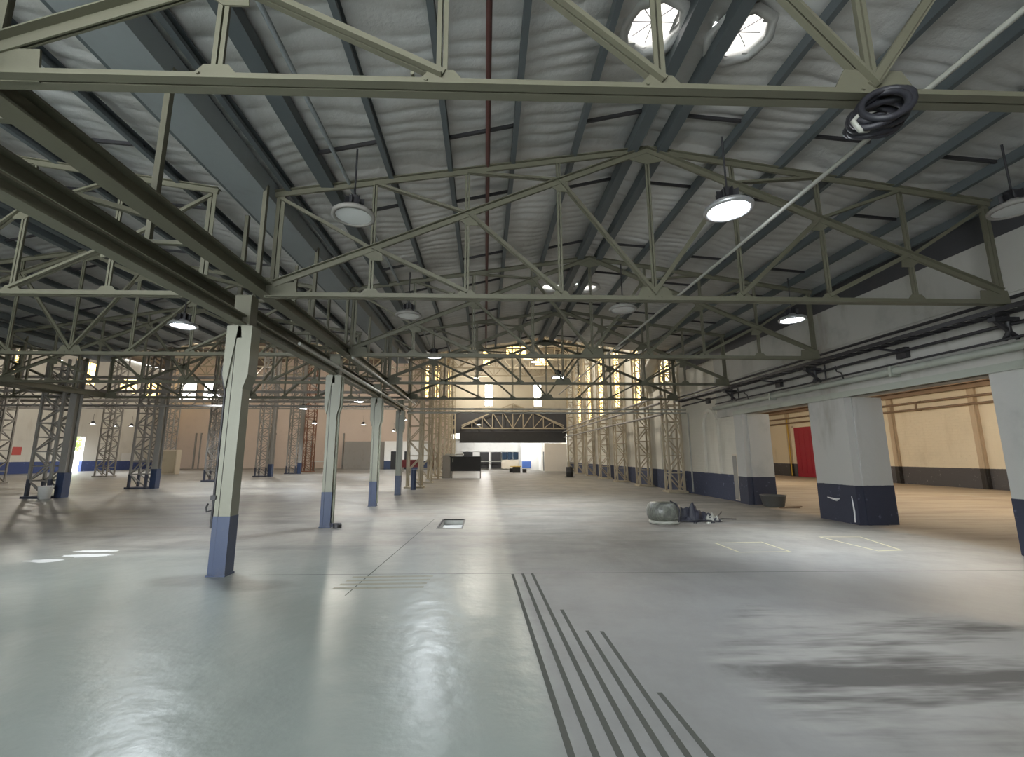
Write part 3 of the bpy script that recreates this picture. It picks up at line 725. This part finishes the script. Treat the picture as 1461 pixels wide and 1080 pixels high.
# flue duct at the end of the low roof
t = thing('flue_duct', 'large rusty duct bending down beside the nearest lattice column', 'duct', (8.1,20.8,4.3))
MB().tube([(8.25,20.9,7.4),(8.25,20.9,6.5),(8.1,20.9,6.0),(7.8,20.9,5.5),(7.75,20.9,5.0),(8.0,20.9,4.6)], [.33,.33,.32,.3,.27,.24], 16).build('duct', MLAT, t)
MB().lathe((8.25,20.9,6.6), [(.36,0),(.38,.04),(.36,.08)], 16).build('flange', MLATG, t)

# ------------------------------------------------------------------ lamps
def lamp_proto(on):
    t = thing('high_bay_lamp', '', 'lamp', (0,0,0))
    MB().lathe((0,0,0), [(.0,.13),(.06,.13),(.08,.10),(.13,.07),(.22,.05),(.255,.02),(.255,-.015),(.215,-.02),(.21,.0)], 24).build('housing', MALU if on else MLATG, t)
    MB().lathe((0,0,0), [(.21,-.002),(.12,-.012),(.001,-.016)], 24).build('lens', MON if on else MGLASSOFF, t)
    m = MB(); m.box(-.05,.05,-.05,.05,.13,.25); 
    for k in range(8): m.bar((0,0,.17),(.12*math.cos(k*PI/4),.12*math.sin(k*PI/4),.17),.008,.1)
    m.build('driver', MBLK, t)
    MB().tube([(0,0,.25),(0,0,.9)], .012, 6).build('hanger', MBLK, t)
    return t
def light(name, kind, loc, power, col=(1,1,1), **kw):
    l = bpy.data.lights.new(name, kind); l.energy = power; l.color = col
    for k, v in kw.items(): setattr(l, k, v)
    o = bpy.data.objects.new(name, l); COL.objects.link(o); o.location = loc; return o
LP_ON = lamp_proto(True); LP_OFF = lamp_proto(False)
COOL = (.90, .96, 1.)
ON = [(2.68,4.5,4.28,'brightest, above the nave near the coil of hose',150), (-1.5,12.85,4.45,'over the nave behind the second cream column',1000), (6.3,8.7,4.35,'over the bright floor patch near the pillars',800),
      (2.55,15.4,4.3,'down the middle of the nave near the gable windows',600), (-5.95,8.7,4.12,'in the first aisle beside the nearest cream column',450), (-6.4,22.8,4.3,'just past the second cream column',700),
      (-10.6,26.4,4.3,'low in the aisle between the first two cream columns',700), (-14.5,38.6,4.3,'far down the aisle, small',500), (-10.8,40.3,4.3,'far down the aisle, next to the third cream column',500),
      (-10.2,50.7,4.3,'over the far white office block',500), (-6.2,34.6,4.3,'beside the lattice columns of the nave',500), (-12.2,20.35,4.3,'left of the nearest cream column',700), (-15.5,27.4,4.3,'behind the nearest cream column',600),
      (-34.,40.,4.3,'near the blue painted wall, first of four',400), (-33.,43.,4.3,'near the blue painted wall, second of four',400), (-31.,44.,4.3,'near the blue painted wall, third of four',400), (-38.,47.5,4.6,'in front of the bright doorway',400),
      (-.6,40.,4.3,'small, in front of the pale end truss',300), (4.,36.,9.2,'added fill high under the tall hall trusses, nave centre',2600), (-.9,44.,9.2,'added fill high under the tall hall trusses, near the gable',2600),
      (5.5,25.,9.1,'added fill high under the tall hall trusses, near the step',2600), (-10.,32.,9.1,'added fill high in the tall hall over the first aisle',2600), (-22.,30.,9.1,'added fill high in the tall hall over the second aisle',2600), (-22.,46.,9.1,'added fill high in the tall hall before the pink doors',2600), (-34.,36.,9.1,'added fill high in the tall hall beside the wall windows',2600), (-10.,48.,9.1,'added fill high in the hall near the back wall windows',2200)]  # the strongest, high ones are added fill to brighten the tall hall
for i, (x, y, z, lab, pw) in enumerate(ON):
    lab = 'lit round high bay lamp, '+lab
    if i == 0: LP_ON.location = (x,y,z); LP_ON['label'] = lab; LP_ON['group'] = 'lit high bay lamps'
    else: dup(LP_ON, (x,y,z), lab, 'lit high bay lamps')
    if pw < 2000: light('lamp_light', 'SPOT', (x,y,z-.04), pw, COOL, spot_size=math.radians(84 if i == 2 else 150), spot_blend=.8 if i == 2 else .9, shadow_soft_size=.18)
    else: light('lamp_light', 'POINT', (x,y,z-.25), pw*.22, (1., .93, .80), shadow_soft_size=.25, specular_factor=.2)  # warm fill of the added high lamps
OFF = [(-1.6,5.05,4.45,'hanging on a purlin near the nearest truss'), (6.64,5.,4.65,'under the dark roof by the white wall'), (2.57,8.0,4.3,'over the nave just past the brightest lamp'), (-1.51,8.5,4.3,'over the nave behind the second truss')]
for i, (x, y, z, lab) in enumerate(OFF):
    lab = 'unlit round high bay lamp, '+lab
    if i == 0: LP_OFF.location = (x,y,z); LP_OFF['label'] = lab; LP_OFF['group'] = 'unlit high bay lamps'
    else: dup(LP_OFF, (x,y,z), lab, 'unlit high bay lamps')
# annexe: warm tube fittings
AN = [(15.2,13.05,4.75),(18.5,18.,4.6),(17.,27.,4.6),(15.,35.,4.6)]
for i, (x, y, z) in enumerate(AN):
    t = thing('batten_lamp', 'warm batten lamp under the annexe roof, %s from the rear' % ORD[i], 'lamp', (x,y,z), 'warm lamps of the annexe')
    MB().box(x-.06,x+.06,y-.7,y+.7,z,z+.07).build('housing', MWHITE, t)
    MB().tube([(x,y-.65,z-.03),(x,y+.65,z-.03)], .02).build('tube', MWARM, t)
    for dy in (-.5, .5): MB().tube([(x,y+dy,z+.07),(x,y+dy,zr(0)-.2 if False else 6.55-1.5*(x-9.2)/15.4)], .008, 6).build('hanger', MBLK, t)
    light('annex_light', 'POINT', (x,y,z-.15), 330, (1.,.86,.66), shadow_soft_size=.3)
# office lights behind the fascia
for i, x in enumerate((0., 4.2, 7.2)):
    t = thing('batten_lamp', 'batten lamp over the far office front, %s along it' % ORD[i], 'lamp', (x,50.6,3.1), 'office front lamps')
    MB().box(x-.6,x+.6,50.55,50.65,3.1,3.16).build('housing', MWHITE, t); MB().tube([(x-.55,50.6,3.08),(x+.55,50.6,3.08)], .02).build('tube', MON, t)
    light('office_light', 'POINT', (x,50.6,2.9), 160, (1.,.98,.94), shadow_soft_size=.2)
wall('ceiling_office', MWHITE, [(-3.6,XRW,YG+.15,54.,3.3,3.4)])

# ------------------------------------------------------------------ coil of hose on the nearest truss
t = thing('hose_coil', 'black coil of hose hanging on the nearest truss chord', 'hose', (2.62,2.6,3.7))
rr = random.Random(3)
for i in range(11):
    a = rr.uniform(-.2, .2); b = rr.uniform(-.22, .22); r1 = rr.uniform(.13, .20); r2 = rr.uniform(.09, .13)
    pts = []
    for k in range(25):
        th = 2*PI*k/24
        p = Vector((math.cos(th)*r1*1.0, math.sin(th)*.08+.02*i-.09, math.sin(th+.3)*r2))
        p.rotate(Matrix.Rotation(-.45+a, 3, 'Y')); p.rotate(Matrix.Rotation(b, 3, 'Z'))
        pts.append(Vector((2.53+.008*i, 2.52, 3.80))+p)
    MB().tube(pts, .021, 8, False).build('hose_loop', MRUB, t)
MB().tube([(2.42,2.5,3.78),(2.36,2.5,3.72),(2.38,2.48,3.64),(2.45,2.5,3.66)], .016, 8).build('hose_end', MPIPE, t)

# ------------------------------------------------------------------ things on the floor
# wrapped drum lying on its side
def drum_mat():
    k = NT('plastic_wrap_drum'); o = k.obj(); n = k.noise(o, 14, 4, .6); w = k.noise(o, 5, 3, .6, (1, 6, 1))
    c = k.mix(k.step(w, .4, .65), (.105, .11, .095), (.21, .215, .185)); k.bump(k.math('ADD', n, w), .5, .02)
    return k.set(c, .28)
t = thing('wrapped_bale', 'grey plastic-wrapped round bale with black strap', 'bale', (4.35,11.0,0))
prof = [(.0,.07),(.25,.07),(.36,.10),(.40,.2),(.405,.32),(.37,.44),(.30,.5),(.0,.52)]
MB().lathe((4.3,11.05,0), prof, 28, 1.0, .8).build('bale', drum_mat(), t)
MB().lathe((4.3,11.05,0), [(.33,.0),(.36,.02),(.36,.07),(.30,.09)], 28, 1.0, .8).build('pallet_ring', MPIPE, t)
MB().tube([(4.52,10.74,.07),(4.545,10.735,.2),(4.55,10.74,.35),(4.52,10.8,.46),(4.44,10.95,.525)], .02, 8).build('strap', MRUB, t)
# crumpled tarpaulin heap
t = thing('tarpaulin_heap', 'crumpled dark blue tarpaulin heap beside the wrapped bale', 'tarpaulin', (5.3,11.5,0))
m = MB(); n = 26; vs = []
rr = random.Random(11); ph = [(rr.uniform(2,9), rr.uniform(2,9), rr.uniform(0,6)) for _ in range(7)]
for j in range(n+1):
    for i in range(n+1):
        u, v = i/n*2-1, j/n*2-1; d_ = max(0, 1-u*u*.9)*max(0, 1-v*v)
        w = sum(math.sin(a*u+b*v+c) for a, b, c in ph)/7
        z = max(.006, d_**.7*(.17+.34*w+.07*math.sin(13*u+5*v)+.05*math.sin(17*v-9*u))*(1.3 if u < .1 else .7))
        vs.append((5.28+u*.52+.04*math.sin(7*v), 11.55+v*.32+.05*math.sin(6*u), z))
m.add(vs, [(j*(n+1)+i, j*(n+1)+i+1, (j+1)*(n+1)+i+1, (j+1)*(n+1)+i) for j in range(n) for i in range(n)])
m.build('sheet', paint('tarp_navy', (.010, .011, .025), .5, .2, 5, dirt=(.015, .015, .02)), t)
m = MB(); vs = []
for j in range(13):
    for i in range(13):
        u, v = i/12*2-1, j/12*2-1
        vs.append((5.62+u*.22, 11.4+v*.18, .02+max(0,(1-u*u)*(1-v*v))*(.09+.06*math.sin(6*u+4*v)+.05*math.sin(11*u-5*v))))
m.add(vs, [(j*13+i, j*13+i+1, (j+1)*13+i+1, (j+1)*13+i) for j in range(12) for i in range(12)]); m.build('grey_fold', MPIPE, t)
for i, (a, b) in enumerate((((4.75,11.2,.02),(5.7,11.25,.03)), ((5.5,11.3,.03),(6.35,11.6,.02)), ((5.6,11.35,.03),(6.15,11.9,.16)))):
    MB().tube([a, ((a[0]+b[0])/2,(a[1]+b[1])/2,.05), b], .014, 6).build('cord', MRUB, t)
for i, (x, y, s_) in enumerate(((5.05,11.05,.03),(5.35,11.0,.04),(5.5,11.1,.035))):
    m = MB(); m.lathe((x,y,0), [(.0,s_),(s_,s_*.7),(s_*1.2,0)], 7, 1.4, .8); tag(m.build('debris_chip', MPIPE if i == 1 else MRUB), '%s scrap on the floor in front of the tarpaulin, %s' % ('pale' if i == 1 else 'dark', ('nearest the bale','in the middle','furthest from the bale')[i]), 'scrap', 'scraps by the tarpaulin')
# tub
t = thing('rubber_tub', 'wide black tub on the floor beside the wall pillar', 'tub', (9.2,14.55,0))
MB().lathe((9.2,14.5,0), [(.0,.01),(.28,.01),(.30,.03),(.36,.33),(.375,.34),(.375,.36),(.35,.36),(.34,.30),(.28,.06),(.0,.05)], 28).build('body', paint('tub_grey', (.10,.10,.095), .6, .3, 4), t)
MB().lathe((9.2,14.5,0), [(.0,.27),(.2,.275),(.325,.25)], 20).build('contents', MRUB, t)
tag(MB().box(9.1,9.7,14.0,14.1,0,.025).bar((9.4,14.15,.02),(9.95,14.3,.02),.06,.03).build('plank', MANR), 'thin board lying in front of the black tub', 'board')
# bucket
t = thing('bucket', 'white plastic bucket in front of the grey lattice column', 'bucket', (-16.45,17.9,0))
MB().lathe((-16.45,17.75,0), [(.0,.0),(.17,.0),(.215,.44),(.225,.45),(.225,.48),(.20,.48),(.17,.03),(0,.02)], 24).build('body', MBUCK, t)
MB().tube([(-16.45+.22*math.cos(a*PI/10),17.75-.12*math.sin(a*PI/10),.45-.14*math.sin(a*PI/10)) for a in range(11)], .006, 6).build('handle', MPIPE, t)
tag(MB().lathe((-12.,21.6,0), [(.0,.06),(.1,.06),(.12,0)], 10, 1.8, .7).build('paper_scrap', MWHITE), 'white scrap lying on the aisle floor', 'scrap')
# dark barrel in the nave
t = thing('barrel', 'dark blue barrel on a small stand in the middle of the far nave', 'barrel', (6.35,34.2,0))
MB().lathe((6.35,34.2,0), [(.0,.06),(.24,.06),(.26,.1),(.26,.35),(.27,.37),(.26,.39),(.26,.72),(.24,.76),(0,.76)], 22).build('body', MDARK, t)
MB().box(6.0,6.7,34.,34.4,0,.06).build('stand', MBLK, t)
# black stand / kiosk
t = thing('black_counter', 'long black panel counter on thin legs at the far end of the lattice columns', 'counter', (-1.5,33,0))
MB().box(-2.45,-.3,32.9,33.6,.5,1.5).build('panel', MDARK, t)
MB().box(-2.55,-.25,32.85,33.65,1.5,1.55).build('top', MBLK, t)
for x in (-2.4,-.33):
    for y in (32.93,33.55): MB().box(x-.03,x+.03,y-.03,y+.03,0,.5).build('leg', MLATG, t)
MB().box(-2.34,-2.28,32.88,32.9,1.15,1.38).build('notice', MPIPE, t)
MB().box(-3.05,-2.5,32.9,33.8,0,1.62).build('end_cabinet', MLATG, t)
MB().box(-2.95,-1.6,33.7,34.5,1.62,1.72).build('shelf', MPIPE, t)
# far office front
of = thing('office_front', 'white office front with dark glazing under the black fascia', 'office', (1.5,53.9,0))
MB().box(-3.4,3.9,53.85,53.95,2.05,3.3).build('upper_panel', MWHITE, of)
for i, x in enumerate((-2.6, -.6, .75)):
    MB().box(x,x+1.15,53.86,53.94,.1 if i else .7,2.0).build('glazing', MDARK, of)
MB().box(.45,.62,53.7,53.85,0,3.3).build('mullion', MWHITE, of)
kg = NT('blue_glass'); kg.set((.03,.05,.08), .08)
for i in range(3): MB().box(2.0+.68*i,2.6+.68*i,53.86,53.94,1.15,2.0).build('window_pane', kg.m, of)
MB().box(1.95,4.0,53.7,53.9,.1,1.1).build('counter_panel', MBEIGE, of)
MB().box(-.8,2.,53.3,53.4,.9,.98).build('rail', MPIPE, of)
t = thing('white_booth', 'bright white booth with blue lower panel in the far nave', 'booth', (4.7,50.2,0))
MB().box(4.15,6.2,51.6,51.7,.0,2.9).box(6.1,6.2,48.9,51.6,0,2.9).build('wall', MWHITE, t); MB().box(4.2,5.2,51.55,51.6,.22,.98).build('blue_panel', paint('booth_blue',(.05,.12,.38),.5), t)
MBOOTH = paint('booth_beige', (.78, .72, .63), .6, .1, 1)
t = thing('beige_booth', 'beige panelled booth at the far end beside the white wall', 'booth', (7.4,47.5,0))
MB().box(6.15,8.5,46.9,47.,0,2.85).box(8.4,8.5,47.,48.2,0,2.85).box(6.15,6.25,47.,48.2,0,2.85).build('wall', MBOOTH, t); MB().box(6.1,6.15,47.3,47.7,.05,2.0).build('door', MDARK, t)
for i, (x, y, w, h, lab) in enumerate(((3.0,43.5,.7,.55,'larger dark crate with a yellow lid'),(3.75,43.4,.35,.35,'small dark crate next to the yellow-lidded one'),(2.55,44.2,.35,.4,'small black crate behind the yellow-lidded one'))):
    o = thing('crate', lab+' before the office', 'crate', (x,y,0), 'crates before the office')
    MB().box(x-w/2,x+w/2,y-.3,y+.3,0,h).build('body', MDARK, o)
    if i == 0: MB().box(x-.6,x+.45,y-.35,y+.35,h,h+.07).build('lid', MYEL, o)
# aisle background
t = thing('white_office_block', 'white office block with dark doors at the end of the first aisle', 'office', (-9.5,56,0))
MB().box(-12.,-6.8,54.6,57.9,1.0,3.3).build('wall', MWHITE, t); MB().box(-12.,-6.8,54.58,57.9,0,1.0).build('painted_base', MBLUE, t)
for x in (-11.2,-9.6): MB().box(x,x+.7,54.52,54.6,.05,2.1).build('door', MDARK, t)
MB().box(-17.2,-12.05,56.,57.9,0,3.3).build('dark_wing', MLATG, t)
t = thing('trestle_table', 'white topped trestle table behind the second cream column', 'table', (-16.9,48.,0))
MB().box(-18.,-15.9,47.6,48.4,.95,1.05).build('top', MWHITE, t)
for x in (-17.8,-16.1): MB().box(x-.05,x+.05,47.7,48.3,0,.95).build('leg', MLATG, t)
t = thing('red_barrier', 'dark red barrier board between the lattice columns', 'barrier', (-7.5,46,0))
MB().box(-8.3,-6.6,46.,46.06,.45,1.2).build('board', paint('barrier_red', (.13,.012,.015), .6, .2, 3), t)
for x in (-8.2,-6.7): MB().box(x-.04,x+.04,45.9,46.2,0,.45).build('leg', MLATG, t)
t = thing('electrical_cabinet', 'yellowish steel cabinet standing in the outer aisle', 'cabinet', (-27.6,41,0))
MB().box(-28.4,-27.,40.7,41.3,0,2.1).build('body', MBEIGE, t); MB().box(-28.3,-27.1,40.67,40.7,.1,2.).build('door', MLAT, t)
tag(MB().box(XLW+.005,XLW+.03,41.0,41.8,1.65,2.35).build('red_notice', paint('notice_red', (.55,.10,.09), .5, .2, 4)), 'red notice on the wall above the blue paint', 'notice')
tag(MB().lathe((XLW+.15,39.1,3.0), [(.0,.35),(.25,.25),(.34,0),(.25,-.25),(.0,-.35)], 16).build('wall_fan', MBLK), 'dark round ventilator high on the blue painted wall', 'ventilator')
tag(MB().box(XLW+.005,XLW+.04,53.,55.,1.0,1.9).build('white_notice_board', MWHITE), 'white board on the wall past the bright doorway', 'board')
m = MB()
for i in range(5):
    x = -40.2+4.6*i; o = thing('roller_door', 'pink beige roller door in the back wall, %s from the corner' % ORD[i], 'door', (x+1.9,YTALL-.1,0), 'roller doors in the back wall')
    q = MB()
    for j in range(14): q.box(x,x+3.8,YTALL-.08-.02*(j % 2),YTALL-.01,.05+.3*j,.33+.3*j)
    q.build('curtain', MPINK, o); MB().box(x-.15,x,YTALL-.15,YTALL,0,4.4).build('guide', MLATG, o); MB().box(x+3.8,x+3.95,YTALL-.15,YTALL,0,4.4).build('guide', MLATG, o)
tag(MB().tube([(-3.4,22.0,0),(-3.4,22.0,.95)], .13, 14).build('bollard', MBLUE), 'short blue bollard at the foot of the first nave lattice column', 'bollard')

# ------------------------------------------------------------------ outside the doorway
struct(MB().box(-75,XLW-.3,30,70,-.12,-.02).build('ground', paint('yard_concrete', (.7,.68,.63), .8, .1, 1)))
kl = NT('leaf_green'); o_ = kl.obj(); nn = kl.noise(o_, 2., 3, .6); kl.set(kl.mix(nn, (.10,.22,.03), (.30,.42,.10)), .5)
t = thing('garden_tree', 'green leafy tree outside the bright doorway', 'tree', (-52,58,0))
MB().tube([(-52,58,0),(-51.9,58,1.5),(-52.1,58.2,3.)], [.2,.16,.1]).build('trunk', MANR, t)
m = MB(); rr = random.Random(5)
for i in range(2600):
    while True:
        p = Vector((rr.uniform(-1,1), rr.uniform(-1,1), rr.uniform(-1,1)))
        if .35 < p.length < 1: break
    p = Vector((-52+p.x*3.6, 58+p.y*3.6, 4.2+p.z*2.4)); a = Vector((rr.uniform(-1,1), rr.uniform(-1,1), rr.uniform(-1,1))).normalized(); b = a.orthogonal().normalized(); s_ = rr.uniform(.12,.25)
    m.add([p-a*s_, p+b*s_*.45, p+a*s_, p-b*s_*.45], [(0,1,2,3)])
m.build('foliage', kl.m, t)
struct(MB().box(-75,-60,40,75,-.02,1.6).build('wall_yard', MWHITE))

# ------------------------------------------------------------------ world and view
w = bpy.data.worlds.new('world'); S.world = w; w.use_nodes = True
bg = w.node_tree.nodes['Background']; bg.inputs[0].default_value = (.93, .98, 1., 1); bg.inputs[1].default_value = 7.5
S.view_settings.view_transform = 'Standard'; S.view_settings.look = 'None'; S.view_settings.gamma = 1; S.view_settings.use_curve_mapping = False
S.view_settings.exposure = .7
S.cycles.max_bounces = 8; S.cycles.diffuse_bounces = 5; S.cycles.glossy_bounces = 3; S.cycles.sample_clamp_indirect = 6; S.cycles.caustics_reflective = False
